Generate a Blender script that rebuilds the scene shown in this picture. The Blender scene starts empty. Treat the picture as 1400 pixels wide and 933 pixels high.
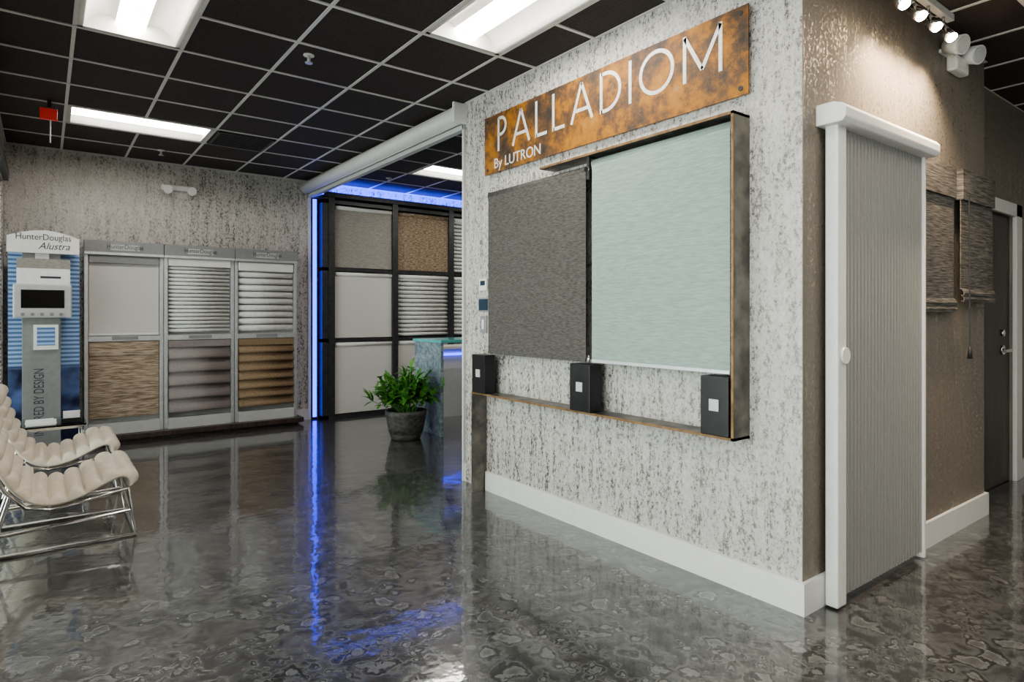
import bpy, math, random
from mathutils import Vector, Matrix
random.seed(7)
S = 1.45           # layout unit (camera height) in metres
CE = 2.262         # ceiling height in layout units
sc = bpy.context.scene

# ------------------------------------------------------------------ materials
def new_mat(name):
    m = bpy.data.materials.new(name); m.use_nodes = True
    nt = m.node_tree
    b = nt.nodes.get('Principled BSDF')
    return m, nt, b

def pmat(name, c1, c2=None, scale=(20,20,20), rough=.6, metal=0., bump=0., ramp=(.35,.65), detail=4, bdist=.005, spec=None):
    m, nt, b = new_mat(name)
    b.inputs['Roughness'].default_value = rough
    b.inputs['Metallic'].default_value = metal
    if spec is not None: b.inputs['Specular IOR Level'].default_value = spec
    if c2 is None: c2 = tuple(min(1,c*1.08+.002) for c in c1)
    tc = nt.nodes.new('ShaderNodeTexCoord'); mp = nt.nodes.new('ShaderNodeMapping')
    mp.inputs['Scale'].default_value = scale
    no = nt.nodes.new('ShaderNodeTexNoise'); no.inputs['Scale'].default_value = 1; no.inputs['Detail'].default_value = detail
    cr = nt.nodes.new('ShaderNodeValToRGB')
    cr.color_ramp.elements[0].position = ramp[0]; cr.color_ramp.elements[0].color = (*c1,1)
    cr.color_ramp.elements[1].position = ramp[1]; cr.color_ramp.elements[1].color = (*c2,1)
    L = nt.links.new
    L(tc.outputs['Object'], mp.inputs['Vector']); L(mp.outputs[0], no.inputs['Vector'])
    L(no.outputs['Fac'], cr.inputs['Fac']); L(cr.outputs['Color'], b.inputs['Base Color'])
    if bump:
        bp = nt.nodes.new('ShaderNodeBump'); bp.inputs['Strength'].default_value = bump; bp.inputs['Distance'].default_value = bdist
        L(no.outputs['Fac'], bp.inputs['Height']); L(bp.outputs[0], b.inputs['Normal'])
    return m

def emat(name, col, strength, base=None):
    m, nt, b = new_mat(name)
    b.inputs['Base Color'].default_value = (*(base or col),1)
    b.inputs['Emission Color'].default_value = (*col,1)
    b.inputs['Emission Strength'].default_value = strength
    return m

def wallpaper(name, light, mid, dark, metal=.6):
    m, nt, b = new_mat(name); L = nt.links.new
    tc = nt.nodes.new('ShaderNodeTexCoord')
    def noise(scale, detail, rough=.6):
        mp = nt.nodes.new('ShaderNodeMapping'); mp.inputs['Scale'].default_value = scale
        no = nt.nodes.new('ShaderNodeTexNoise'); no.inputs['Scale'].default_value = 1
        no.inputs['Detail'].default_value = detail; no.inputs['Roughness'].default_value = rough
        L(tc.outputs['Object'], mp.inputs['Vector']); L(mp.outputs[0], no.inputs['Vector']); return no
    n1 = noise((66,66,42), 5, .8); n2 = noise((26,26,3.2), 4, .6)
    ad = nt.nodes.new('ShaderNodeMath'); ad.operation = 'MULTIPLY_ADD'; ad.inputs[1].default_value = .34
    L(n2.outputs['Fac'], ad.inputs[0]); L(n1.outputs['Fac'], ad.inputs[2])
    cr = nt.nodes.new('ShaderNodeValToRGB'); e = cr.color_ramp.elements
    e[0].position = .54; e[0].color = (*light,1)
    e[1].position = .79; e[1].color = (*dark,1)
    k = e.new(.68); k.color = (*mid,1)
    L(ad.outputs[0], cr.inputs['Fac']); L(cr.outputs[0], b.inputs['Base Color'])
    fl = nt.nodes.new('ShaderNodeMapRange'); fl.inputs['From Min'].default_value = .69; fl.inputs['From Max'].default_value = .74
    L(ad.outputs[0], fl.inputs['Value'])
    mm = nt.nodes.new('ShaderNodeMath'); mm.operation='MULTIPLY'; mm.inputs[1].default_value=metal
    L(fl.outputs[0], mm.inputs[0]); L(mm.outputs[0], b.inputs['Metallic'])
    rr = nt.nodes.new('ShaderNodeMapRange'); rr.inputs['To Min'].default_value=.7; rr.inputs['To Max'].default_value=.25
    L(fl.outputs[0], rr.inputs['Value']); L(rr.outputs[0], b.inputs['Roughness'])
    bp = nt.nodes.new('ShaderNodeBump'); bp.inputs['Strength'].default_value=.55; bp.inputs['Distance'].default_value=.006
    L(ad.outputs[0], bp.inputs['Height']); L(bp.outputs[0], b.inputs['Normal'])
    return m

def floor_mat():
    m, nt, b = new_mat('epoxy_floor'); L = nt.links.new
    N = nt.nodes.new
    tc = N('ShaderNodeTexCoord')
    wn = N('ShaderNodeTexNoise'); wn.inputs['Scale'].default_value = 8; wn.inputs['Detail'].default_value = 5; wn.inputs['Roughness'].default_value=.6
    L(tc.outputs['Object'], wn.inputs['Vector'])
    sub = N('ShaderNodeVectorMath'); sub.operation='SUBTRACT'; sub.inputs[1].default_value=(.5,.5,.5)
    L(wn.outputs['Color'], sub.inputs[0])
    scl = N('ShaderNodeVectorMath'); scl.operation='SCALE'; scl.inputs['Scale'].default_value=.11
    L(sub.outputs[0], scl.inputs[0])
    add = N('ShaderNodeVectorMath'); add.operation='ADD'
    L(tc.outputs['Object'], add.inputs[0]); L(scl.outputs[0], add.inputs[1])
    def voro(s):
        v = N('ShaderNodeTexVoronoi'); v.feature = 'F1'; v.inputs['Scale'].default_value = s
        L(add.outputs[0], v.inputs['Vector']); return v.outputs['Distance']
    def mr(src,a,b_,c=0,d=1):
        r=N('ShaderNodeMapRange'); r.inputs['From Min'].default_value=a; r.inputs['From Max'].default_value=b_
        r.inputs['To Min'].default_value=c; r.inputs['To Max'].default_value=d; L(src, r.inputs['Value']); return r.outputs[0]
    ns = N('ShaderNodeTexNoise'); ns.inputs['Scale'].default_value=3.0; ns.inputs['Detail'].default_value=3
    L(add.outputs[0], ns.inputs['Vector'])
    sel = mr(ns.outputs['Fac'],.42,.60)
    e1 = mr(voro(7),.05,.70); e2=mr(voro(18),.05,.70)
    mx = N('ShaderNodeMix'); mx.data_type='FLOAT'
    L(sel, mx.inputs[0]); L(e1, mx.inputs[2]); L(e2, mx.inputs[3])
    n2 = N('ShaderNodeTexNoise'); n2.inputs['Scale'].default_value=6; n2.inputs['Detail'].default_value=7; n2.inputs['Roughness'].default_value=.6
    L(add.outputs[0], n2.inputs['Vector'])
    ma = N('ShaderNodeMath'); ma.operation='MULTIPLY_ADD'; ma.inputs[1].default_value=.50
    L(mx.outputs[0], ma.inputs[0]); L(n2.outputs['Fac'], ma.inputs[2])
    cr = N('ShaderNodeValToRGB'); e = cr.color_ramp.elements
    e[0].position=.50; e[0].color=(.115,.114,.114,1)
    e[1].position=1.0; e[1].color=(.055,.054,.054,1)
    for p,c in ((.60,.145),(.68,.20),(.71,.10),(.735,.032),(.765,.05),(.83,.14),(.91,.10)):
        a=e.new(p); a.color=(c,c*.99,c*.985,1)
    L(ma.outputs[0], cr.inputs['Fac']); L(cr.outputs[0], b.inputs['Base Color'])
    b.inputs['Metallic'].default_value=.3
    rr = mr(ma.outputs[0],.5,1.0,.18,.26); L(rr, b.inputs['Roughness'])
    b.inputs['Coat Weight'].default_value=1.0; b.inputs['Coat Roughness'].default_value=.05
    bp = N('ShaderNodeBump'); bp.inputs['Strength'].default_value=.3; bp.inputs['Distance'].default_value=.014
    L(ma.outputs[0], bp.inputs['Height']); L(bp.outputs[0], b.inputs['Normal'])
    n4 = N('ShaderNodeTexNoise'); n4.inputs['Scale'].default_value=7; n4.inputs['Detail'].default_value=3
    L(tc.outputs['Object'], n4.inputs['Vector'])
    bp2 = N('ShaderNodeBump'); bp2.inputs['Strength'].default_value=.16; bp2.inputs['Distance'].default_value=.012
    L(n4.outputs['Fac'], bp2.inputs['Height']); L(bp2.outputs[0], b.inputs['Coat Normal'])
    return m

def rust_mat():
    m, nt, b = new_mat('rusted_steel'); L = nt.links.new
    tc = nt.nodes.new('ShaderNodeTexCoord')
    n = nt.nodes.new('ShaderNodeTexNoise'); n.inputs['Scale'].default_value=7; n.inputs['Detail'].default_value=14; n.inputs['Roughness'].default_value=.78
    L(tc.outputs['Object'], n.inputs['Vector'])
    n2 = nt.nodes.new('ShaderNodeTexNoise'); n2.inputs['Scale'].default_value=2.6; n2.inputs['Detail'].default_value=8; n2.inputs['Roughness'].default_value=.65
    L(tc.outputs['Object'], n2.inputs['Vector'])
    ad=nt.nodes.new('ShaderNodeMath'); ad.operation='MULTIPLY_ADD'; ad.inputs[1].default_value=.75
    L(n2.outputs['Fac'],ad.inputs[0]); L(n.outputs['Fac'],ad.inputs[2])
    cr = nt.nodes.new('ShaderNodeValToRGB'); e=cr.color_ramp.elements
    mp_=nt.nodes.new('ShaderNodeMath'); mp_.operation='MULTIPLY'; mp_.inputs[1].default_value=.5; L(ad.outputs[0],mp_.inputs[0])
    e[0].position=.355; e[0].color=(.045,.034,.027,1)
    e[1].position=.56; e[1].color=(.34,.22,.10,1)
    for p,c in ((.40,(.09,.055,.034,1)),(.435,(.17,.08,.03,1)),(.47,(.33,.135,.018,1)),(.51,(.40,.175,.022,1))):
        k=e.new(p); k.color=c
    L(mp_.outputs[0], cr.inputs['Fac']); L(cr.outputs[0], b.inputs['Base Color'])
    b.inputs['Metallic'].default_value=.2; b.inputs['Roughness'].default_value=.55
    bp = nt.nodes.new('ShaderNodeBump'); bp.inputs['Strength'].default_value=.4; bp.inputs['Distance'].default_value=.003
    L(ad.outputs[0], bp.inputs['Height']); L(bp.outputs[0], b.inputs['Normal'])
    return m

M = {}
M['wall'] = wallpaper('silver_cork_wallpaper', (.64,.605,.57), (.50,.47,.44), (.22,.205,.19), .55)
M['wall_shaded'] = wallpaper('cork_wallpaper_shaded', (.25,.22,.185), (.17,.145,.12), (.5,.43,.35))  # same cork wallpaper, dimmer light on the side walls painted into its colour
M['floor'] = floor_mat()
M['rust'] = rust_mat()
M['white'] = pmat('white_paint', (.70,.685,.665), (.74,.725,.705), rough=.45)
M['tile'] = pmat('black_ceiling_tile', (.024,.016,.015), (.045,.033,.031), scale=(60,60,60), rough=.75, bump=.3)
M['tbar'] = pmat('ceiling_grid_metal', (.58,.56,.54), rough=.4)
M['plenum'] = pmat('dark_plenum', (.02,.02,.02))
M['steel'] = pmat('raw_dark_steel', (.10,.095,.086), (.25,.23,.205), scale=(9,9,9), rough=.4, metal=.7, detail=6)
M['steeledge'] = pmat('rust_edge', (.16,.09,.04), (.28,.17,.08), scale=(25,25,25), rough=.5, metal=.3)
M['black'] = pmat('black_lacquer', (.010,.010,.011), (.016,.016,.017), rough=.35)
M['frame_bk'] = pmat('black_frame', (.025,.025,.028), (.045,.045,.05), rough=.4)
M['chrome'] = pmat('chrome', (.72,.71,.70), (.78,.77,.76), rough=.12, metal=1)
M['alu'] = pmat('brushed_aluminium', (.60,.61,.63), (.68,.69,.71), rough=.35, metal=.6)
M['grey'] = pmat('grey_laminate', (.24,.24,.245), (.27,.27,.275), rough=.5)
M['ltgrey'] = pmat('light_grey_plastic', (.48,.48,.475), rough=.5)
M['letters'] = pmat('silver_letter', (.62,.60,.57), (.80,.78,.75), scale=(60,60,60), rough=.4, metal=.1)
M['fab_dark'] = pmat('charcoal_weave', (.058,.053,.049), (.13,.12,.11), scale=(26,26,150), rough=.9, bump=.3, ramp=(.32,.68), bdist=.002, detail=8)
M['fab_light'] = pmat('mint_grey_weave', (.235,.295,.270), (.33,.395,.365), scale=(14,14,130), rough=.9, bump=.3, ramp=(.28,.70), bdist=.002, detail=8)
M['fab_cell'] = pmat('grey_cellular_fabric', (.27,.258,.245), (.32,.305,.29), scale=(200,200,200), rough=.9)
M['fab_cell_shade'] = pmat('grey_cellular_fabric_fold_shade', (.06,.057,.054), (.08,.077,.073), scale=(200,200,200), rough=.9)  # darker copy of the cellular fabric: shade between pleats painted as colour
M['fab_white'] = pmat('white_sheer', (.55,.53,.51), (.62,.60,.58), scale=(60,60,200), rough=.8)
M['fab_greige'] = pmat('greige_fabric', (.25,.232,.21), (.35,.325,.295), scale=(30,30,130), rough=.85)
M['fab_tan'] = pmat('tan_woven_wood', (.18,.125,.085), (.50,.40,.31), scale=(9,9,130), rough=.85, bump=.5, ramp=(.37,.63), bdist=.004)
M['fab_tan2'] = pmat('tan_tweed', (.13,.09,.06), (.38,.29,.205), scale=(22,22,90), rough=.85, bump=.5, bdist=.004)
M['fab_plum'] = pmat('taupe_roman', (.22,.19,.185), (.29,.25,.245), scale=(100,100,200), rough=.8)
M['fab_brown'] = pmat('bronze_roman', (.17,.11,.062), (.30,.21,.13), scale=(60,60,200), rough=.75)
M['fab_roman'] = pmat('dark_woven_roman', (.045,.041,.037), (.20,.185,.165), scale=(9,9,150), rough=.85, bump=.5, ramp=(.36,.68), bdist=.003, detail=6)
M['slat'] = pmat('sheer_vane', (.60,.59,.58), (.68,.67,.66), rough=.6)
M['leather'] = pmat('cream_leather', (.68,.60,.49), (.76,.68,.57), scale=(25,25,25), rough=.42, bump=.1)
M['wood_dk'] = pmat('espresso_wood', (.03,.02,.017), (.07,.048,.04), scale=(40,40,3), rough=.35)
M['door'] = pmat('espresso_door', (.03,.023,.02), (.065,.052,.044), scale=(60,60,4), rough=.4)
M['pot'] = pmat('charcoal_stone_pot', (.05,.05,.05), (.13,.125,.118), scale=(18,18,30), rough=.6, bump=.4)
M['soil'] = pmat('soil', (.03,.02,.012), (.06,.04,.03), scale=(60,60,60), rough=.95)
M['leaf'] = pmat('leaf_green', (.04,.16,.025), (.14,.38,.06), scale=(12,12,12), rough=.4)
M['blue'] = emat('blue_led', (.03,.06,1.0), 3.0)
M['lens'] = emat('troffer_lens', (1.0,.95,.87), 17)
M['trof'] = pmat('white_reflector', (.50,.49,.46), rough=.5)
M['red'] = emat('red_exit', (.9,.06,.04), .10, (.35,.04,.04))
M['screen'] = pmat('black_screen', (.004,.004,.005), rough=.12)
M['bluescreen'] = pmat('keypad_screen', (.03,.05,.08), rough=.15)
M['paper'] = pmat('paper', (.75,.75,.75), rough=.7)
M['ink'] = pmat('ink', (.05,.05,.06), rough=.6)
M['spotglow'] = emat('spot_lamp', (1,.78,.5), 90)

def glass(name, col):
    m, nt, b = new_mat(name)
    tr=nt.nodes.new('ShaderNodeBsdfTransparent'); tr.inputs[0].default_value=(*col,1)
    gl=nt.nodes.new('ShaderNodeBsdfGlossy'); gl.inputs['Roughness'].default_value=.02
    fr=nt.nodes.new('ShaderNodeFresnel'); fr.inputs[0].default_value=1.45
    mx=nt.nodes.new('ShaderNodeMixShader')
    nt.links.new(fr.outputs[0],mx.inputs[0]); nt.links.new(tr.outputs[0],mx.inputs[1]); nt.links.new(gl.outputs[0],mx.inputs[2])
    nt.links.new(mx.outputs[0], nt.nodes['Material Output'].inputs[0])
    return m
M['glass'] = glass('clear_glass', (.88,.95,.94))
def teal():
    m, nt, b = new_mat('textured_teal_glass'); L=nt.links.new
    tc=nt.nodes.new('ShaderNodeTexCoord'); n=nt.nodes.new('ShaderNodeTexNoise'); n.inputs['Scale'].default_value=14; n.inputs['Detail'].default_value=7
    n.inputs['Distortion'].default_value=1
    L(tc.outputs['Object'], n.inputs['Vector'])
    cr=nt.nodes.new('ShaderNodeValToRGB'); e=cr.color_ramp.elements
    e[0].position=.36; e[0].color=(.22,.31,.34,1); e[1].position=.66; e[1].color=(.54,.61,.63,1)
    L(n.outputs['Fac'], cr.inputs['Fac']); L(cr.outputs[0], b.inputs['Base Color'])
    b.inputs['Roughness'].default_value=.15; b.inputs['Transmission Weight'].default_value=.25
    bp=nt.nodes.new('ShaderNodeBump'); bp.inputs['Strength'].default_value=.6; bp.inputs['Distance'].default_value=.02
    L(n.outputs['Fac'], bp.inputs['Height']); L(bp.outputs[0], b.inputs['Normal'])
    return m
M['teal'] = teal()
M['teal_edge'] = pmat('teal_glass_edge', (.12,.46,.46), (.2,.6,.58), scale=(12,12,12), rough=.12)

# ------------------------------------------------------------------ geometry helpers (layout units)
def obj(name, verts, faces, mat, parent=None, smooth=False, bevel=0, mats=None):
    me = bpy.data.meshes.new(name)
    me.from_pydata([(v[0]*S, v[1]*S, v[2]*S) for v in verts], [], faces)
    me.update()
    if mat is not None: me.materials.append(M[mat] if isinstance(mat,str) else mat)
    if smooth:
        for p in me.polygons: p.use_smooth = True
    o = bpy.data.objects.new(name, me); sc.collection.objects.link(o)
    if parent: o.parent = parent
    if bevel:
        bm = o.modifiers.new('bevel','BEVEL'); bm.width = bevel*S; bm.segments = 2; bm.limit_method='ANGLE'
    return o

def group(name):
    e = bpy.data.objects.new(name, None); e.empty_display_size=.1
    sc.collection.objects.link(e); return e

BF = [(0,3,2,1),(4,5,6,7),(0,1,5,4),(1,2,6,5),(2,3,7,6),(3,0,4,7)]
def bverts(x0,x1,y0,y1,z0,z1):
    return [(x0,y0,z0),(x1,y0,z0),(x1,y1,z0),(x0,y1,z0),(x0,y0,z1),(x1,y0,z1),(x1,y1,z1),(x0,y1,z1)]
def box(name,x0,x1,y0,y1,z0,z1,mat,parent=None,bevel=0):
    return obj(name,bverts(x0,x1,y0,y1,z0,z1),BF,mat,parent,bevel=bevel)
def boxes(name, lst, mat, parent=None, bevel=0):
    V=[];F=[]
    for b in lst:
        n=len(V); V+=bverts(*b); F+=[tuple(i+n for i in f) for f in BF]
    return obj(name,V,F,mat,parent,bevel=bevel)

def cyl(name, p0, p1, r, mat, parent=None, r1=None, seg=24):
    p0=Vector(p0); p1=Vector(p1); d=(p1-p0).normalized()
    a = d.orthogonal().normalized(); b=d.cross(a)
    r1 = r if r1 is None else r1
    V=[];F=[]
    for i in range(seg):
        t=2*math.pi*i/seg; V.append(p0+(a*math.cos(t)+b*math.sin(t))*r)
    for i in range(seg):
        t=2*math.pi*i/seg; V.append(p1+(a*math.cos(t)+b*math.sin(t))*r1)
    for i in range(seg):
        j=(i+1)%seg; F.append((i,j,seg+j,seg+i))
    F.append(tuple(range(seg))[::-1]); F.append(tuple(range(seg,2*seg)))
    o=obj(name,V,F,mat,parent)
    for p in o.data.polygons:
        if len(p.vertices)==4: p.use_smooth=True
    return o

def tube(name, pts, r, mat, parent=None, cyclic=False):
    cu=bpy.data.curves.new(name,'CURVE'); cu.dimensions='3D'; cu.bevel_depth=r*S; cu.bevel_resolution=4; cu.use_fill_caps=True
    sp=cu.splines.new('POLY'); sp.points.add(len(pts)-1)
    for i,p in enumerate(pts): sp.points[i].co=(p[0]*S,p[1]*S,p[2]*S,1)
    sp.use_cyclic_u=cyclic
    cu.materials.append(M[mat]); o=bpy.data.objects.new(name,cu); sc.collection.objects.link(o)
    if parent: o.parent=parent
    return o

def lathe(name, prof, cx, cy, mat, parent=None, seg=48, smooth=True):
    V=[];F=[]
    n=len(prof)
    for r,z in prof:
        for i in range(seg):
            t=2*math.pi*i/seg; V.append((cx+r*math.cos(t),cy+r*math.sin(t),z))
    for k in range(n-1):
        for i in range(seg):
            j=(i+1)%seg; F.append((k*seg+i,k*seg+j,(k+1)*seg+j,(k+1)*seg+i))
    F.append(tuple(range(seg))[::-1]); F.append(tuple((n-1)*seg+i for i in range(seg)))
    return obj(name,V,F,mat,parent,smooth=smooth)

def sheet(name, prof, a0, a1, mapper, mat, parent=None, smooth=True, thick=.004):
    V=[];F=[];n=len(prof)
    for a in (a0,a1):
        for p,q in prof: V.append(mapper(p,q,a))
    for i in range(n-1): F.append((i,i+1,n+i+1,n+i))
    o=obj(name,V,F,mat,parent,smooth=smooth)
    if thick:
        sm=o.modifiers.new('solid','SOLIDIFY'); sm.thickness=thick*S; sm.offset=0
    return o

def text(name, s, loc, size, rot, mat, parent=None, extrude=.001, align='LEFT', sx=1, shear=0):
    cu=bpy.data.curves.new(name,'FONT'); cu.body=s; cu.size=size*S; cu.extrude=extrude*S; cu.align_x=align; cu.shear=shear
    cu.materials.append(M[mat]); o=bpy.data.objects.new(name,cu); sc.collection.objects.link(o)
    o.location=[c*S for c in loc]; o.rotation_euler=rot; o.scale=(sx,1,1)
    if parent: o.parent=parent
    return o
R90=math.pi/2
FACE_S=(R90,0,0)        # reads from -Y side
FACE_W=(R90,0,-R90)     # reads from -X side

# ------------------------------------------------------------------ room shell
XL=-.235; XW=2.022; YN=1.086; YB=5.93; YS=-2.4; XE=6.0
box('floor', XL-.1, XE+.1, YS-.1, YB+.1, -.06, 0, 'floor')
box('wall_back', XL-.1, XE+.1, YB, YB+.1, 0, CE+.15, 'wall')
box('wall_south', XL-.1, XE+.1, YS-.1, YS, 0, CE+.15, 'wall')
box('wall_east', XE, XE+.1, YS, YB, 0, CE+.15, 'wall')
box('wall_feature', XW, XW+.11, YN, 3.16, 0, CE+.12, 'wall')
box('wall_side', XW+.11, 3.77, YN, YN+.115, 0, CE+.12, 'wall_shaded')
box('wall_side_return', XW+.001, XW+.11, YN-.002, YN, 0, CE+.02, 'wall_shaded')
box('wall_door', 4.66,XE,1.2,1.3,0,CE+.12, 'wall_shaded')
box('wall_above_door', 3.77,4.66,1.2,1.3,1.60,CE+.12, 'wall_shaded')
wz0,wz1=.02,1.95
wins=[(-2.0,.2),(.6,2.8),(3.2,5.75)]
segs=[]; y=YS
for a,b_ in wins:
    segs.append((XL-.1,XL,y,a,0,CE+.15)); segs.append((XL-.1,XL,a,b_,wz1,CE+.15)); segs.append((XL-.1,XL,a,b_,0,wz0)); y=b_
segs.append((XL-.1,XL,y,YB,0,CE+.15))
boxes('wall_left', segs, 'wall')
for i,(a,b_) in enumerate(wins):
    g=group('window_%d'%(i+1))
    fr=[(XL-.09,XL-.03,a,a+.04,wz0,wz1),(XL-.09,XL-.03,b_-.04,b_,wz0,wz1),(XL-.09,XL-.03,a,b_,wz0,wz0+.04),(XL-.09,XL-.03,a,b_,wz1-.04,wz1),
        (XL-.09,XL-.03,(a+b_)/2-.02,(a+b_)/2+.02,wz0,wz1)]
    boxes('frame',fr,'frame_bk',g)
    box('pane',XL-.065,XL-.06,a+.03,b_-.03,wz0+.03,wz1-.03,'glass',g)
    if i==2:
        sl=[]; z=wz0+.06
        while z<wz1-.06:
            sl.append((XL-.028,XL-.006,a+.02,b_-.02,z,z+.004)); z+=.030
        boxes('blind_slats',sl,'slat',g)
    l=bpy.data.lights.new('sky_portal','AREA'); l.shape='RECTANGLE'; l.size=(b_-a)*S; l.size_y=(wz1-wz0)*S
    l.cycles.is_portal=True
    o=bpy.data.objects.new('sky_portal',l); sc.collection.objects.link(o); o.parent=g
    o.location=((XL-.11)*S,(a+b_)/2*S,(wz0+wz1)/2*S)
    o.rotation_euler=Matrix(((0,0,-1),(-1,0,0),(0,1,0))).to_euler()

# ceiling grid
TX=.4165; TY=.425; GX0=.107; GY0=3.33
xs=[GX0+i*TX for i in range(-1,16)]; xs=[x for x in xs if XL<x<XE]
ys=[GY0+i*TY for i in range(-14,8)]; ys=[y for y in ys if YS<y<YB-.03]
def tr(ix,iy,ax):
    x0=GX0+ix*TX; y0=GY0+iy*TY
    return (x0, x0+(2*TX if ax=='x' else TX), y0, y0+(2*TY if ax=='y' else TY), ax)
trof=[tr(0,-2,'y'), tr(3,-4,'y'), tr(0,3,'x'), tr(6,3,'x'),
      tr(0,-7,'y'), tr(3,-8,'y'), tr(6,-9,'y'), tr(3,-12,'y'), tr(8,-12,'y'), tr(9,3,'x'), tr(7,-1,'x'), tr(0,-12,'y')]
X=[XL]+xs+[XE]; Y=[YS]+ys+[YB]
V=[];F=[]
for i in range(len(X)-1):
    for j in range(len(Y)-1):
        cx=(X[i]+X[i+1])/2; cy=(Y[j]+Y[j+1])/2
        if any(t[0]<cx<t[1] and t[2]<cy<t[3] for t in trof): continue
        n=len(V); V+=bverts(X[i],X[i+1],Y[j],Y[j+1],CE,CE+.012); F+=[tuple(k+n for k in f) for f in BF]
ceil=group('ceiling')
obj('tiles',V,F,'tile',ceil)
box('plenum_deck',XL-.1,XE+.1,YS-.1,YB+.1,CE+.13,CE+.16,'plenum',ceil)
bars=[]
for x in xs: bars.append((x-.008,x+.008,YS,YB,CE-.004,CE+.001))
for y in ys: bars.append((XL,XE,y-.008,y+.008,CE-.005,CE+.001))
def cut(b):
    out=[b]
    for t in trof:
        nxt=[]
        for q in out:
            ix=(q[0]+q[1])/2; iy=(q[2]+q[3])/2
            if q[1]-q[0]<.03:
                if t[0]+.02<ix<t[1]-.02 and q[2]<t[2] and q[3]>t[3]:
                    nxt+= [(q[0],q[1],q[2],t[2],q[4],q[5]),(q[0],q[1],t[3],q[3],q[4],q[5])]; continue
            else:
                if t[2]+.02<iy<t[3]-.02 and q[0]<t[0] and q[1]>t[1]:
                    nxt+= [(q[0],t[0],q[2],q[3],q[4],q[5]),(t[1],q[1],q[2],q[3],q[4],q[5])]; continue
            nxt.append(q)
        out=nxt
    return out
bb=[]
for b_ in bars: bb+=cut(b_)
boxes('grid_bars',bb,'tbar',ceil)
boxes('edge_angle',[(XL,XL+.015,YS,YB,CE-.004,CE),(XL,XE,YB-.015,YB,CE-.004,CE),(XW-.015,XW,YN-.015,3.16,CE-.004,CE),(XW-.015,3.77,YN-.015,YN,CE-.004,CE)],'tbar',ceil)

for t in trof:
    g=group('ceiling_troffer_light')
    x0,x1,y0,y1,ax=t
    if ax=='y':
        mp=lambda p,q,a:(x0+p*(x1-x0), a, CE+q); a0,a1=y0+.01,y1-.01
    else:
        mp=lambda p,q,a:(a, y0+p*(y1-y0), CE+q); a0,a1=x0+.01,x1-.01
    left=[(.02,-.004),(.07,-.004),(.09,.02),(.14,.048),(.22,.068),(.32,.07),(.36,.05)]
    sheet('reflector',left,a0,a1,mp,'trof',g,thick=0)
    sheet('reflector',[(1-p,q) for p,q in left],a0,a1,mp,'trof',g,thick=0)
    ln=[(.36,.05)]+[(.5-.14*math.cos(math.pi*k/10), .05-.045*math.sin(math.pi*k/10)) for k in range(1,10)]+[(.64,.05)]
    e0=a0+.02;e1=a1-.02
    sheet('lens',ln,e0,e1,mp,'lens',g,thick=0)
    if ax=='y':
        boxes('end_plates',[(x0+.008,x1-.008,y0+.006,y0+.03,CE-.004,CE+.08),(x0+.008,x1-.008,y1-.03,y1-.006,CE-.004,CE+.08)],'trof',g)
    else:
        boxes('end_plates',[(x0+.006,x0+.03,y0+.008,y1-.008,CE-.004,CE+.08),(x1-.03,x1-.006,y0+.008,y1-.008,CE-.004,CE+.08)],'trof',g)

# baseboards
box('baseboard_feature', XW-.016, XW, YN-.016, 2.93, 0, .108, 'white')
box('baseboard_side', XW, 3.77, YN-.016, YN-.0021, 0, .108, 'white')
box('baseboard_return', 3.77, 3.785, YN-.016, 1.2, 0, .108, 'white')
box('baseboard_door_wall', 4.78, XE, 1.185, 1.2, 0, .108, 'white')
boxes('baseboard_back', [(XL,2.03,YB-.014,YB,0,.10)], 'white')
box('baseboard_end', XW-.002, XW+.112, 3.16, 3.172, 0, .108, 'white')

# header cassette over the opening
g=group('roller_shade_header')
box('fascia_core',XW-.02,XW+.09,3.17,YB-.002,CE-.115,CE-.005,'ltgrey',g)
prof=[(XW-.02,CE-.118)]+[(XW-.02-.065*math.sin(math.pi*k/12), CE-.062-.055*math.cos(math.pi*k/12)) for k in range(0,13)]+[(XW-.02,CE-.005)]
sheet('rounded_fascia',prof,3.17,YB-.002,lambda p,q,a:(p,a,q),'white',g,thick=.002)
box('end_cap',XW-.09,XW+.09,3.150,3.172,CE-.125,CE-.003,'white',g,bevel=.006)
box('bottom_rail',XW-.01,XW+.03,3.17,YB-.002,CE-.15,CE-.122,'ltgrey',g)
boxes('side_channels',[(XW-.01,XW+.03,3.172,3.185,0,CE-.12),(XW-.01,XW+.015,YB-.016,YB-.002,0,CE-.12)],'white',g)

# ------------------------------------------------------------------ display box frame on the feature wall
XO=1.924
g=group('wall_display_frame')
box('shelf_plate',XO,XW,1.279,2.945,.556,.566,'steel',g)
box('side_plate',XO,XW,1.279,1.289,.556,1.712,'steel',g)
box('top_plate',XO,XW,1.279,2.343,1.702,1.712,'steel',g)
box('leg_plate',XO,XW-.001,2.937,2.947,.0,.566,'steel',g)
boxes('edge_trim',[(XO-.002,XO,1.279,2.945,.556,.566),(XO-.002,XO,1.279,1.289,.556,1.712),(XO-.002,XO,1.279,2.343,1.702,1.712)],'steeledge',g)

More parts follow.
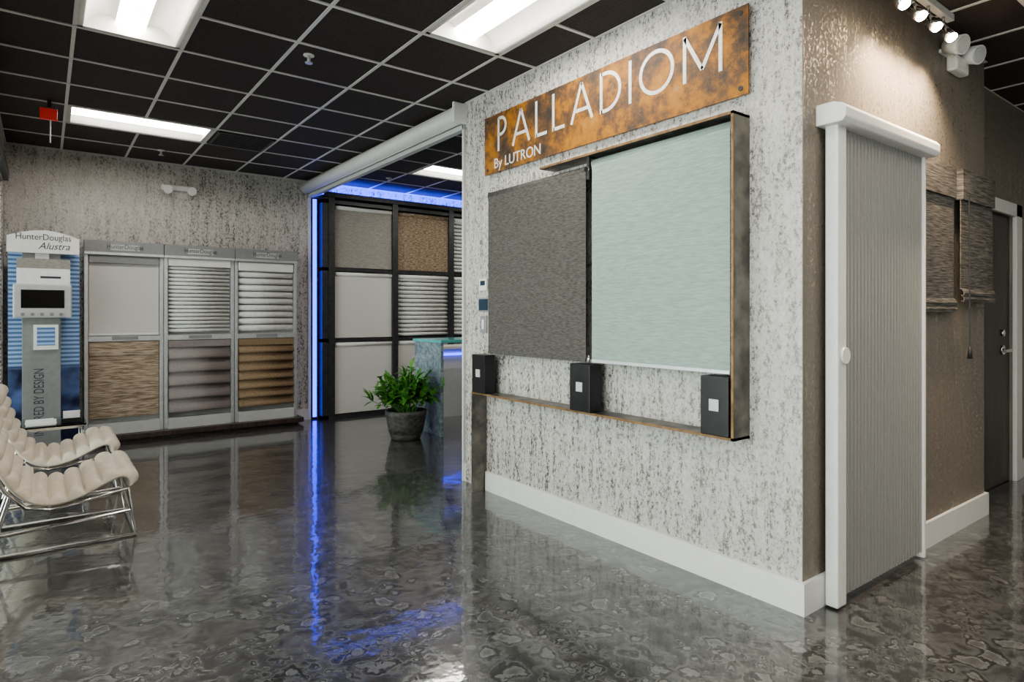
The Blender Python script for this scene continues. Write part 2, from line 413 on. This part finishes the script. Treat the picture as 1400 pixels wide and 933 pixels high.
def roller_shade(nm, y0,y1,ztop,zbot,mat,xf):
    g=group(nm)
    cyl('roller_tube',(xf+.012,y0,ztop-.022),(xf+.012,y1,ztop-.022),.022,mat,g)
    boxes('wall_brackets',[(xf-.006,XW,y0-.002,y0+.004,ztop-.045,ztop),(xf-.006,XW,y1-.004,y1+.002,ztop-.045,ztop)],'steel',g)
    box('fabric',xf-.009,xf-.007,y0+.006,y1-.006,zbot+.012,ztop-.02,mat,g)
    box('hem_bar',xf-.013,xf-.003,y0+.006,y1-.006,zbot,zbot+.014,mat if mat=='fab_dark' else 'alu',g,bevel=.002)
    return g
roller_shade('roller_shade',2.035,2.815,1.668,.786,'fab_dark',1.952)
roller_shade('roller_shade',1.300,2.008,1.690,.786,'fab_light',1.952)
g=group('shade_mount_bracket')
box('arm',1.935,XW,2.012,2.028,1.60,1.702,'frame_bk',g)
cyl('pin',(1.925,2.02,1.645),(1.935,2.02,1.645),.012,'chrome',g)
box('lower_clip',1.935,XW,2.014,2.024,.785,.80,'alu',g)
cyl('clip_post',(1.94,2.019,.785),(1.94,2.019,.815),.006,'chrome',g)

for y0,y1 in ((2.80,2.925),(1.985,2.115),(1.292,1.408)):
    g=group('shade_keypad_box')
    box('housing',XO-.012,XO+.06,y0,y1,.567,.778,'black',g,bevel=.003)
    ym=(y0+y1)/2
    box('keypad',XO-.016,XO-.012,ym-.02,ym+.02,.655,.697,'ltgrey',g,bevel=.001)

# sign
g=group('rusted_metal_sign')
XS=2.0
box('plate',XS,XS+.006,1.271,2.925,1.785,2.106,'rust',g)
for yy in (1.30,2.895):
    for zz in (1.81,2.08):
        cyl('standoff_bolt',(XS-.004,yy,zz),(XW,yy,zz),.009,'frame_bk',g,seg=16)
CAP=.183; base=1.898
def seg_quad(a,b,w):
    a=Vector(a);b=Vector(b);d=(b-a);d.normalize();n=Vector((-d.y,d.x))*w/2
    return [a+n,a-n,b-n,b+n]
letters={
 'P':(.5,[[(.05,0),(.05,1)]],[('arc',.05,.73,.36,.245)]),
 'A':(.85,[[(.04,0),(.425,.98)],[(.425,.98),(.81,0)],[(.2,.3),(.65,.3)]],[]),
 'L':(.5,[[(.05,0),(.05,1)],[(.05,.045),(.5,.045)]],[]),
 'D':(.72,[[(.05,0),(.05,1)]],[('arc',.05,.5,.62,.455)]),
 'I':(.1,[[(.05,0),(.05,1)]],[]),
 'O':(1.0,[],[('ring',.5,.5,.455)]),
 'M':(.98,[[(.05,0),(.05,1)],[(.93,0),(.93,1)],[(.05,.97),(.49,.18)],[(.49,.18),(.93,.97)]],[])}
w=.088; V=[];F=[]
def emit(poly):
    n=len(V)
    for x in (XS-.0015,XS+.002):
        for p in poly: V.append((x, curY-p.x*CAP, base+p.y*CAP))
    k=len(poly)
    F.append(tuple(range(n,n+k))); F.append(tuple(range(n+k,n+2*k))[::-1])
    for i in range(k):
        j=(i+1)%k; F.append((n+i,n+k+i,n+k+j,n+j))
curY=2.80
tot=sum(letters[c][0] for c in 'PALLADIOM'); gap=((2.80-1.375)/CAP-tot)/8
for c in 'PALLADIOM':
    wd,st,arcs=letters[c]
    for s_ in st: emit(seg_quad(s_[0],s_[1],w))
    for a in arcs:
        if a[0]=='ring':
            for k in range(36):
                t0=2*math.pi*k/36;t1=2*math.pi*(k+1)/36; r0=a[3]+w/2;r1=a[3]-w/2
                emit([Vector((a[1]+r*math.cos(t),a[2]+r*math.sin(t))) for r,t in ((r0,t0),(r0,t1),(r1,t1),(r1,t0))])
        else:
            _,ax_,ay_,rx,ry=a
            flat=.12 if c=='P' else .15
            emit(seg_quad((ax_,ay_+ry),(ax_+flat,ay_+ry),w)); emit(seg_quad((ax_,ay_-ry),(ax_+flat,ay_-ry),w))
            for k in range(16):
                t0=-R90+math.pi*k/16;t1=-R90+math.pi*(k+1)/16
                emit([Vector((ax_+flat+(rx-flat+e)*math.cos(t),ay_+(ry+e)*math.sin(t))) for e,t in ((w/2,t0),(w/2,t1),(-w/2,t1),(-w/2,t0))])
    curY-=(wd+gap)*CAP
obj('sign_letters',V,F,'letters',g)
text('small_letters','By LUTRON',(XS-.0012,2.835,1.808),.078,FACE_W,'letters',g,.0012,sx=1.0)

g=group('thermostat')
box('body',XW-.012,XW,2.925,3.0,1.135,1.205,'white',g,bevel=.003)
box('display',XW-.014,XW-.012,2.94,2.985,1.165,1.192,'bluescreen',g)
g=group('touch_keypad')
box('body',XW-.01,XW,2.905,3.01,1.015,1.095,'grey',g,bevel=.002)
box('display',XW-.012,XW-.01,2.913,3.002,1.023,1.087,'bluescreen',g)
g=group('light_switch')
box('plate',XW-.008,XW,2.93,2.995,.895,.99,'grey',g,bevel=.002)
box('paddle',XW-.012,XW-.008,2.952,2.973,.915,.97,'white',g)

# ------------------------------------------------------------------ vertical cellular shade on side wall
g=group('vertical_cellular_shade')
x0,x1=2.135,2.885; yf=1.045
prof=[]
n=25; pitch=(x1-.075-x0)/n; xa=x0+.06
for i in range(n):
    prof+=[(xa+pitch*i,yf+.002),(xa+pitch*(i+.30),yf+.002),(xa+pitch*(i+.42),yf-.008),(xa+pitch*(i+.88),yf-.008)]
prof.append((xa+pitch*n,yf+.002))
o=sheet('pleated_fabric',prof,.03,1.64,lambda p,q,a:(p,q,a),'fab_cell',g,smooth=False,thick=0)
o.data.materials.append(M['fab_cell_shade'])
for k_,p in enumerate(o.data.polygons): p.material_index = 0 if k_%4 in (1,2) else 1  # painted shade goes on the valleys and one flank of each pleat
box('fabric_backing',x0+.06,x1-.015,yf+.006,YN-.017,.03,1.63,'fab_cell',g)
box('moving_rail',x0,x0+.065,yf-.022,yf+.022,.006,1.65,'white',g,bevel=.006)
box('end_rail',x1-.018,x1,yf-.018,YN-.017,.006,1.65,'white',g,bevel=.004)
cyl('pull_handle',(x0+.045,yf-.03,.86),(x0+.045,yf-.022,.86),.028,'white',g)
pr=[(YN-.0021,1.64),(yf-.05,1.64),(yf-.062,1.655),(yf-.062,1.685),(yf-.05,1.70),(yf-.02,1.712),(YN-.0021,1.712)]
V=[];F=[];k=len(pr)
for x in (x0-.03,x1+.02):
    for a,b_ in pr: V.append((x,a,b_))
for i in range(k):
    j=(i+1)%k; F.append((i,j,k+j,k+i))
F.append(tuple(range(k))[::-1]); F.append(tuple(range(k,2*k)))
obj('head_rail',V,F,'white',g,bevel=.004)

def roman_wall(x0,x1,yf,zt,zb,mat,folds):
    g=group('woven_roman_shade')
    box('headrail',x0,x1,yf+.004,YN,zt-.03,zt,'wood_dk',g)
    box('valance',x0-.003,x1+.003,yf-.012,yf-.006,zt-.135,zt+.002,mat,g)
    box('valance_return',x0-.003,x0+.003,yf-.006,YN,zt-.135,zt+.002,mat,g)
    pr=[(yf,zt-.02),(yf,zb+.085)]
    for i in range(folds):
        z=zb+.085-i*.028
        pr+=[(yf-.008,z-.004),(yf-.014,z-.018),(yf-.012,z-.03),(yf-.002,z-.026)]
    sheet('fabric',pr,x0,x1,lambda p,q,a:(a,p,q),mat,g,smooth=False,thick=.004)
    return g
roman_wall(2.93,3.30,1.066,1.66,.985,'fab_roman',2)
g=roman_wall(3.32,3.74,1.045,1.655,1.03,'fab_roman',2)
tube('cord',[(3.34,1.018,1.53),(3.34,1.015,.86)],.0025,'frame_bk',g)
cyl('tassel',(3.34,1.015,.80),(3.34,1.015,.86),.011,'frame_bk',g,r1=.004)

# door
g=group('door_1')
box('leaf',3.80,4.655,1.215,1.245,.006,1.585,'door',g)
boxes('casing',[(4.655,4.76,1.178,1.2,0,1.66),(3.79,4.76,1.178,1.2,1.585,1.66)],'white',g,bevel=.003)
cyl('rose',(4.52,1.205,.79),(4.52,1.215,.79),.028,'chrome',g)
cyl('spindle',(4.52,1.17,.79),(4.52,1.21,.79),.009,'chrome',g)
tube('lever',[(4.52,1.17,.79),(4.44,1.168,.79),(4.40,1.17,.787)],.009,'chrome',g)
cyl('deadbolt',(4.52,1.203,.89),(4.52,1.215,.89),.02,'chrome',g)

g=group('emergency_light')
box('housing',3.27,3.42,YN-.045,YN,2.10,2.17,'white',g,bevel=.01)
for xx,zz in ((3.20,2.18),(3.40,2.185)):
    cyl('lamp_head',(xx,YN-.03,zz+.01),(xx-.02,YN-.095,zz-.012),.036,'white',g,r1=.042)
    cyl('lamp_face',(xx-.02,YN-.0952,zz-.012),(xx-.021,YN-.099,zz-.0135),.036,'ltgrey',g)
box('arm',3.19,3.42,YN-.03,YN,2.165,2.18,'white',g)

# track light
g=group('track_light')
box('track',2.44,3.06,.985,1.012,CE-.028,CE-.001,'white',g)
for xx in (2.53,2.68,2.83,2.985):
    cyl('stem',(xx,1.0,CE-.028),(xx,1.0,CE-.08),.006,'chrome',g)
    cyl('head',(xx,1.005,CE-.075),(xx-.015,.965,CE-.13),.017,'chrome',g,r1=.024)
    cyl('lamp',(xx-.0152,.9645,CE-.1305),(xx-.0156,.9635,CE-.132),.02,'spotglow',g)
    l=bpy.data.lights.new('spot','SPOT'); l.energy=36; l.color=(1,.78,.55); l.spot_size=math.radians(110); l.spot_blend=.9; l.shadow_soft_size=.03
    o=bpy.data.objects.new('spot_beam',l); sc.collection.objects.link(o); o.parent=g
    o.location=(xx*S,.93*S,(CE-.14)*S)
    d=Vector((.05,.25,-1)); o.rotation_euler=d.to_track_quat('-Z','Y').to_euler()

# ------------------------------------------------------------------ shade displays on back wall
def slats_x(nm,x0,x1,y,z0,z1,n,mat,g,dp=.03,tilt=.5):
    V=[];F=[]
    h=(z1-z0)/n
    for i in range(n):
        zc=z0+(i+.5)*h; k=len(V)
        a=h*.46
        pts=[(y+dp*.35,zc-a),(y-dp*.1,zc-a*.6),(y-dp*.4,zc),(y-dp*.25,zc+a*.6),(y+dp*.2,zc+a)]
        m_=len(pts)
        for x in (x0,x1):
            for p in pts: V.append((x,p[0],p[1]))
        for j in range(m_-1): F.append((k+j,k+m_+j,k+m_+j+1,k+j+1))
    o=obj(nm,V,F,mat,g,smooth=True)
    sm=o.modifiers.new('s','SOLIDIFY'); sm.thickness=.003*S
    return o
def roman_x(nm,x0,x1,y,z0,z1,n,mat,g,dp=.03):
    pr=[(y,z1)]; h=(z1-z0)/n
    for i in range(n):
        zt=z1-i*h
        for t,dd in ((.15,.15),(.4,.45),(.65,.8),(.85,1.0),(.97,.85),(1.0,.15)):
            pr.append((y-dp*dd, zt-h*t))
    return sheet(nm,pr,x0,x1,lambda p,q,a:(a,p,q),mat,g,smooth=True,thick=.003)

YD=5.80
xb=[.245,.785,1.325,1.865]
plat=group('display_platform')
box('deck',.24,1.90,5.70,YB-.015,.02,.062,'wood_dk',plat,bevel=.004)
box('toe_kick',.28,1.86,5.74,YB-.015,0,.02,'wood_dk',plat)
for i in range(3):
    g=group('window_shade_display')
    a,b_=xb[i],xb[i+1]-.004
    box('back_panel',a+.01,b_-.01,YD+.04,YD+.055,.062,1.50,'ltgrey',g)
    boxes('posts',[(a,a+.028,YD-.02,YD+.07,.062,1.47),(b_-.028,b_,YD-.02,YD+.07,.062,1.47)],'alu',g,bevel=.003)
    box('header',a,b_,YD-.045,YD+.07,1.47,1.572,'grey',g,bevel=.004)
    box('header_lip',a,b_,YD-.05,YD-.045,1.462,1.482,'alu',g)
    box('label_plate',a+.17,b_-.17,YD-.048,YD-.045,1.50,1.545,'ltgrey',g)
    text('label','HunterDouglas',((a+b_)/2,YD-.0485,1.512),.05,FACE_S,'ink',g,.0005,'CENTER',.8)
    box('mid_rail',a+.028,b_-.028,YD-.03,YD+.04,.79,.83,'alu',g)
    box('mid_label',a+.18,b_-.18,YD-.034,YD-.03,.80,.825,'grey',g)
    box('base_rail',a+.028,b_-.028,YD-.03,YD+.04,.062,.15,'ltgrey',g)
    L0,L1=a+.032,b_-.032
    if i==0:
        box('upper_headrail',L0,L1,YD-.03,YD+.03,1.40,1.46,'grey',g)
        box('upper_shade',L0,L1,YD-.005,YD,.845,1.42,'fab_white',g)
        box('upper_hem',L0,L1,YD-.012,YD+.004,.835,.852,'white',g)
        box('lower_shade',L0,L1,YD-.012,YD-.004,.19,.76,'fab_tan',g)
        box('lower_valance',L0,L1,YD-.022,YD+.02,.68,.785,'fab_tan',g)
    elif i==1:
        box('upper_headrail',L0,L1,YD-.03,YD+.03,1.40,1.46,'white',g)
        slats_x('upper_vanes',L0,L1,YD,.85,1.40,17,'slat',g,.025)
        box('lower_headrail',L0,L1,YD-.03,YD+.02,.73,.785,'fab_plum',g)
        roman_x('lower_folds',L0,L1,YD,.19,.74,5,'fab_plum',g,.045)
    else:
        box('upper_headrail',L0,L1,YD-.03,YD+.03,1.38,1.46,'white',g,bevel=.01)
        slats_x('upper_vanes',L0,L1,YD,.85,1.38,9,'slat',g,.03)
        box('lower_headrail',L0,L1,YD-.03,YD+.02,.73,.785,'fab_brown',g)
        roman_x('lower_folds',L0,L1,YD,.19,.74,7,'fab_brown',g,.045)

def mural():
    m, nt, b = new_mat('room_photo_print'); L=nt.links.new
    tc=nt.nodes.new('ShaderNodeTexCoord'); sx=nt.nodes.new('ShaderNodeSeparateXYZ'); L(tc.outputs['Object'], sx.inputs[0])
    w_=nt.nodes.new('ShaderNodeTexWave'); w_.bands_direction='Z'; w_.inputs['Scale'].default_value=7; w_.inputs['Distortion'].default_value=.2
    L(tc.outputs['Object'], w_.inputs['Vector'])
    n=nt.nodes.new('ShaderNodeTexNoise'); n.inputs['Scale'].default_value=3.5
    L(tc.outputs['Object'], n.inputs['Vector'])
    c1=nt.nodes.new('ShaderNodeValToRGB'); e=c1.color_ramp.elements; e[0].color=(.08,.16,.34,1); e[1].color=(.38,.55,.85,1)
    L(w_.outputs['Fac'], c1.inputs['Fac'])
    c2=nt.nodes.new('ShaderNodeValToRGB'); e=c2.color_ramp.elements; e[0].position=.4; e[0].color=(.01,.015,.05,1); e[1].position=.62; e[1].color=(.10,.16,.36,1)
    L(n.outputs['Fac'], c2.inputs['Fac'])
    st=nt.nodes.new('ShaderNodeMapRange'); st.inputs['From Min'].default_value=.60*S; st.inputs['From Max'].default_value=.64*S
    L(sx.outputs['Z'], st.inputs['Value'])
    mx=nt.nodes.new('ShaderNodeMix'); mx.data_type='RGBA'
    L(st.outputs[0], mx.inputs[0]); L(c2.outputs[0], mx.inputs[6]); L(c1.outputs[0], mx.inputs[7])
    L(mx.outputs[2], b.inputs['Base Color']); b.inputs['Roughness'].default_value=.25
    return m
M['mural']=mural()
g=group('product_kiosk')
YK=5.66
box('photo_panel',-.205,.215,YK+.05,YK+.07,.06,1.46,'mural',g)
box('base',-.20,.21,YK-.06,YK+.12,0,.06,'grey',g,bevel=.004)
box('column',-.125,.10,YK-.01,YK+.05,.06,1.46,'grey',g,bevel=.003)
V=[];F=[];n=14
for y in (YK-.04,YK-.015):
    for i in range(n+1):
        x=-.21+.42*i/n; V.append((x,y,1.44)); V.append((x,y,1.555+.05*math.sin(math.pi*i/n)))
m_=2*(n+1)
for i in range(n):
    F.append((2*i,2*i+2,2*i+3,2*i+1)); F.append((m_+2*i,m_+2*i+1,m_+2*i+3,m_+2*i+2))
    F.append((2*i+1,2*i+3,m_+2*i+3,m_+2*i+1)); F.append((2*i,m_+2*i,m_+2*i+2,2*i+2))
F.append((0,1,m_+1,m_)); F.append((2*n,m_+2*n,m_+2*n+1,2*n+1))
obj('arched_sign',V,F,'white',g)
text('sign_text','HunterDouglas',(-.0,YK-.0405,1.535),.062,FACE_S,'ink',g,.0005,'CENTER',.85)
text('sign_script','Alustra',(.06,YK-.0405,1.47),.07,FACE_S,'ink',g,.0005,'CENTER',.9,.35)
box('sign_arm',-.05,.03,YK-.02,YK+.0,1.40,1.47,'alu',g)
box('info_card',-.155,.155,YK-.035,YK-.012,1.215,1.33,'paper',g)
box('info_photo',-.155,.155,YK-.036,YK-.012,1.33,1.40,'fab_greige',g)
box('info_text',-.02,.10,YK-.0365,YK-.035,1.26,1.275,'ink',g)
box('monitor_housing',-.175,.165,YK-.05,YK-.008,.975,1.215,'ltgrey',g,bevel=.01)
box('screen',-.13,.12,YK-.053,YK-.05,1.045,1.175,'screen',g)
for k in range(5):
    cyl('button',(-.12+.055*k,YK-.056,1.0),(-.12+.055*k,YK-.05,1.0),.012,'grey',g,seg=12)
box('swatch_frame',-.06,.085,YK-.03,YK-.008,.745,.925,'paper',g)
box('swatch_picture',-.04,.065,YK-.032,YK-.03,.775,.905,'mural',g)
text('vertical_text','INSPIRED BY DESIGN',(.0,YK-.011,.12),.085,(R90,-R90,0),'ink',g,.0005,'LEFT',.62)

# ------------------------------------------------------------------ room beyond the opening
g=group('shade_display_rack')
YR=5.83
cx=[2.20,2.865,3.53,4.20]
boxes('posts',[(x-.03,x+.03,YR-.03,YB,0,2.12) for x in cx]+[(2.11,2.17,YR-.02,YB,0,2.12)],'frame_bk',g)
boxes('rails',[(2.11,4.2,YR-.02,YB,z-.016,z+.016) for z in (.016,.75,1.432,2.08)],'frame_bk',g)
box('back_panel',2.11,4.2,YB-.02,YB,0,2.12,'frame_bk',g)
rows=[(.04,.73),(.772,1.41),(1.455,2.05)]
cols=[(2.24,2.835),(2.905,3.50),(3.57,4.165)]
mm=[['fab_white','fab_white','fab_greige'],['fab_white','slat','fab_tan2'],['fab_greige','slat','slat']]
for ci,(a,b_) in enumerate(cols):
    for ri,(z0,z1) in enumerate(rows):
        mt=mm[ci][ri]
        cyl('roller',(a,YR-.0,z1-.02),(b_,YR-.0,z1-.02),.02,'white' if mt!='fab_tan2' else 'fab_tan2',g,seg=16)
        if mt=='slat': slats_x('vanes',a,b_,YR+.01,z0,z1-.03,14,'slat',g,.03)
        else: box('shade_fabric',a,b_,YR-.002,YR+.002,z0,z1-.02,mt,g)
g=group('blue_led_strip')
box('vertical_strip',2.052,2.088,YB-.03,YB-.022,.02,2.10,'blue',g)
box('strip_channel',2.045,2.095,YB-.022,YB-.002,.0,2.11,'frame_bk',g)
box('cove_strip',2.12,4.2,YR-.02,YR+.0,2.140,2.148,'blue',g)
box('cove_channel',2.12,4.2,YR-.035,YB,2.121,2.139,'frame_bk',g)
box('cove_lip',2.12,4.2,YR-.045,YR-.035,2.121,2.165,'frame_bk',g)
l=bpy.data.lights.new('cove_wash','AREA'); l.shape='RECTANGLE'; l.size=2.0*S; l.size_y=.05; l.energy=20; l.color=(.05,.1,1)
o=bpy.data.objects.new('cove_wash',l); sc.collection.objects.link(o); o.parent=g
o.location=(3.16*S,(YR-.0)*S,2.152*S); o.rotation_euler=(math.pi*.90,0,0)

g=group('glass_bar_table')
box('leg_slab',2.585,2.615,4.42,4.86,0,.765,'teal',g,bevel=.003)
box('top_slab',2.575,3.55,4.40,4.88,.765,.79,'teal_edge',g,bevel=.003)
box('leg_slab_far',3.50,3.53,4.42,4.86,0,.765,'teal',g)
g=group('reception_counter')
box('body',2.98,3.9,5.25,5.52,0,.66,'white',g)
box('counter_top',2.96,3.92,5.22,5.55,.66,.69,'white',g,bevel=.003)
box('led_line',2.98,3.9,5.235,5.25,.60,.62,'blue',g)

# ------------------------------------------------------------------ plant
g=group('potted_plant')
px,py=2.33,4.53
lathe('pot',[(.105,0),(.118,.01),(.128,.04),(.125,.05),(.135,.055),(.150,.13),(.160,.19),(.165,.20),(.165,.232),(.150,.235),(.145,.215)],px,py,'pot',g)
cyl('soil',(px,py,.19),(px,py,.218),.146,'soil',g)
V=[];F=[]
def leaf(base,dirv,length,width,droop):
    d=Vector(dirv).normalized(); up=Vector((0,0,1))
    side=d.cross(up)
    if side.length<.05: side=Vector((1,0,0))
    side.normalize()
    n0=len(V); N=6; p=Vector(base); cur=d.copy()
    ws=[.12,.75,1,.85,.5,.04]
    for i in range(N):
        nrm=side.cross(cur).normalized()
        wv=width*ws[i]
        V.append(tuple(p-side*wv+nrm*wv*.25)); V.append(tuple(p)); V.append(tuple(p+side*wv+nrm*wv*.25))
        p=p+cur*(length/(N-1)); cur=(cur+Vector((0,0,-droop))).normalized()
    for i in range(N-1):
        a=n0+3*i; F.append((a,a+1,a+4,a+3)); F.append((a+1,a+2,a+5,a+4))
stems=[]
for s_ in range(70):
    az=random.uniform(0,2*math.pi); el=random.uniform(.2,1.5)
    L_=random.uniform(.17,.32)
    d=Vector((math.cos(az)*math.cos(el),math.sin(az)*math.cos(el),math.sin(el)))
    b0=Vector((px+random.uniform(-.06,.06),py+random.uniform(-.06,.06),.21))
    tip=b0+d*L_+Vector((0,0,.06))
    stems.append((b0,tip))
    for k in range(10):
        t=random.uniform(.4,1.0); q=b0+(tip-b0)*t
        az2=az+random.uniform(-1.5,1.5); e2=random.uniform(-.2,1.3)
        dd=Vector((math.cos(az2)*math.cos(e2),math.sin(az2)*math.cos(e2),math.sin(e2)))
        leaf(q,dd,random.uniform(.075,.12),random.uniform(.012,.021),.14)
obj('foliage',V,F,'leaf',g,smooth=True)
V=[];F=[]
for b0,t in stems:
    n=len(V); r=.0035
    for p in (b0,t):
        for k in range(4):
            V.append((p.x+r*math.cos(k*R90),p.y+r*math.sin(k*R90),p.z))
    for k in range(4):
        j=(k+1)%4; F.append((n+k,n+j,n+4+j,n+4+k))
obj('stems',V,F,'leaf',g)

# ------------------------------------------------------------------ lounge chairs
def catmull(P,n):
    out=[]
    Q=[P[0]]+P+[P[-1]]
    for i in range(1,len(Q)-2):
        for k in range(n):
            t=k/n; a,b,c,d=[Vector(q) for q in Q[i-1:i+3]]
            out.append(.5*((2*b)+(-a+c)*t+(2*a-5*b+4*c-d)*t*t+(-a+3*b-3*c+d)*t**3))
    out.append(Vector(P[-1])); return out
def chair(y0,y1,dx=0):
    g=group('lounge_chair')
    P=[(-.168,.60),(-.152,.51),(-.118,.395),(-.065,.285),(0,.220),(.08,.200),(.17,.220),(.25,.258),(.31,.282),(.342,.268),(.348,.235)]
    C=catmull(P,16)
    Ls=[0]
    for i in range(1,len(C)): Ls.append(Ls[-1]+(C[i]-C[i-1]).length)
    tot=Ls[-1]; NT=132; NW=48; rolls=12; cw=5
    def at(s):
        for i in range(1,len(C)):
            if Ls[i]>=s:
                f=(s-Ls[i-1])/max(1e-9,Ls[i]-Ls[i-1]); return C[i-1].lerp(C[i],f),(C[i]-C[i-1]).normalized()
        return C[-1],(C[-1]-C[-2]).normalized()
    V=[];F=[]
    for side in (0,1):
        for i in range(NT+1):
            s=tot*i/NT; p,tn=at(min(s,tot*.9999)); nr=Vector((-tn.y,tn.x))
            for j in range(NW+1):
                w=j/NW
                a=abs(math.sin(math.pi*rolls*i/NT)); b=abs(math.sin(math.pi*cw*w))
                edge=min(1,min(w,1-w)*14)**.5
                if side==0: off=.004+edge*(.012+.026*a**.5*(.6+.4*b**.35))
                else: off=-.012*edge
                q=p+nr*off
                V.append((q.x+dx, y0+(y1-y0)*w, q.y))
    W=NW+1; base=(NT+1)*W
    for i in range(NT):
        for j in range(NW):
            a=i*W+j
            F.append((a,a+1,a+W+1,a+W)); F.append((base+a,base+a+W,base+a+W+1,base+a+1))
    for i in range(NT):
        for j in (0,NW):
            a=i*W+j; F.append((a,a+W,base+a+W,base+a))
    for j in range(NW):
        for i in (0,NT):
            a=i*W+j; F.append((a,base+a,base+a+1,a+1))
    obj('tufted_seat',V,F,'leather',g,smooth=True)
    r=.0085
    for y in (y0+.03,y1-.03):
        tube('side_loop',[(dx-.14,y,r),(dx+.372,y,r),(dx+.342,y,.220),(dx+.17,y,.190),(dx+.06,y,.175),(dx-.02,y,.195),(dx-.09,y,.275),(dx-.14,y,.385)],r,'chrome',g)
        tube('back_leg',[(dx-.14,y,r),(dx-.07,y,.255)],r,'chrome',g)
        tube('brace',[(dx-.14,y,.09),(dx+.355,y,.12)],r*.8,'chrome',g)
    for (x,z) in ((.372,r),(-.14,r),(.342,.212),(.06,.17),(.355,.12)):
        tube('cross_bar',[(dx+x,y0+.03,z),(dx+x,y1-.03,z)],r*.9,'chrome',g)
    return g
chair(3.25,3.76,-.04); chair(4.10,4.62,-.04)

g=group('glass_side_table')
tx0,tx1,ty0,ty1=-.12,.22,4.86,5.28
box('glass_top',tx0,tx1,ty0,ty1,.29,.30,'glass',g,bevel=.002)
for x in (tx0+.02,tx1-.02):
    tube('leg_loop',[(x,ty0+.02,.28),(x,ty0+.02,.008),(x,ty1-.02,.008),(x,ty1-.02,.28)],.008,'chrome',g,True)
boxes('cross_rails',[(tx0+.02,tx1-.02,ty0+.012,ty0+.028,.272,.288),(tx0+.02,tx1-.02,ty1-.028,ty1-.012,.272,.288)],'chrome',g)
g=group('magazine_stack')
boxes('magazines',[(-.09,.06,4.9,5.1,.301,.307),(-.08,.065,4.905,5.095,.307,.313),(-.095,.05,4.91,5.1,.313,.318)],'paper',g)
g=group('card_holder')
box('cards',.10,.19,4.98,5.0,.302,.37,'paper',g)
box('holder',.09,.20,4.965,5.015,.301,.325,'black',g)

# ------------------------------------------------------------------ ceiling / wall fittings
for x,y in ((1.03,3.02),(.72,5.45),(2.55,5.3),(1.10,1.2)):
    g=group('sprinkler_head')
    cyl('escutcheon',(x,y,CE-.006),(x,y,CE-.001),.026,'white',g)
    cyl('stem',(x,y,CE-.038),(x,y,CE-.006),.008,'alu',g)
    cyl('deflector',(x,y,CE-.042),(x,y,CE-.038),.018,'alu',g)
g=group('air_vent')
vx0,vx1,vy0,vy1=GX0+2*TX+.02,GX0+3*TX-.02,GY0+3*TY+.02,GY0+4*TY-.02
boxes('louvres',[(vx0,vx1,vy0+k*.03,vy0+k*.03+.012,CE-.014,CE-.001) for k in range(13)],'frame_bk',g)
boxes('rim',[(vx0,vx0+.015,vy0,vy1,CE-.016,CE-.001),(vx1-.015,vx1,vy0,vy1,CE-.016,CE-.001)],'frame_bk',g)
g=group('exit_sign')
box('mount',.015,.035,4.55,4.62,CE-.05,CE-.001,'frame_bk',g)
box('panel',-.02,.065,4.57,4.60,CE-.115,CE-.05,'red',g,bevel=.003)
tube('rod',[(.03,4.58,CE-.11),(.03,4.58,CE-.25)],.004,'alu',g)
g=group('wall_emergency_light')
box('housing',.78,1.04,YB-.05,YB,2.04,2.085,'white',g,bevel=.008)
for xx in (.82,1.0):
    cyl('lamp_head',(xx,YB-.04,2.05),(xx,YB-.10,2.035),.03,'white',g,r1=.036)
g=group('security_camera')
box('mount',1.955,1.985,YB-.04,YB,2.20,2.23,'white',g)
cyl('body',(1.97,YB-.04,2.21),(1.97,YB-.12,2.195),.018,'white',g)
cyl('lens',(1.97,YB-.1205,2.195),(1.97,YB-.124,2.194),.013,'black',g)
g=group('window_header_rail')
box('rail',XL,XL+.03,1.0,YB-.1,1.97,2.05,'frame_bk',g)

# ------------------------------------------------------------------ world, camera
w=bpy.data.worlds.new('World'); sc.world=w; w.use_nodes=True
w.node_tree.nodes['Background'].inputs[0].default_value=(1,.97,.95,1)
w.node_tree.nodes['Background'].inputs[1].default_value=3.4
cam=bpy.data.cameras.new('camera'); co=bpy.data.objects.new('camera',cam); sc.collection.objects.link(co)
cam.sensor_width=36; cam.lens=854/1400*36; cam.shift_y=-36.5/1400; cam.clip_start=.05
co.location=(0,0,S); co.rotation_euler=(R90,0,-math.radians(36.85))
sc.camera=co
sc.view_settings.view_transform='AgX'
sc.view_settings.look='AgX - Medium High Contrast'
sc.view_settings.exposure=0.85
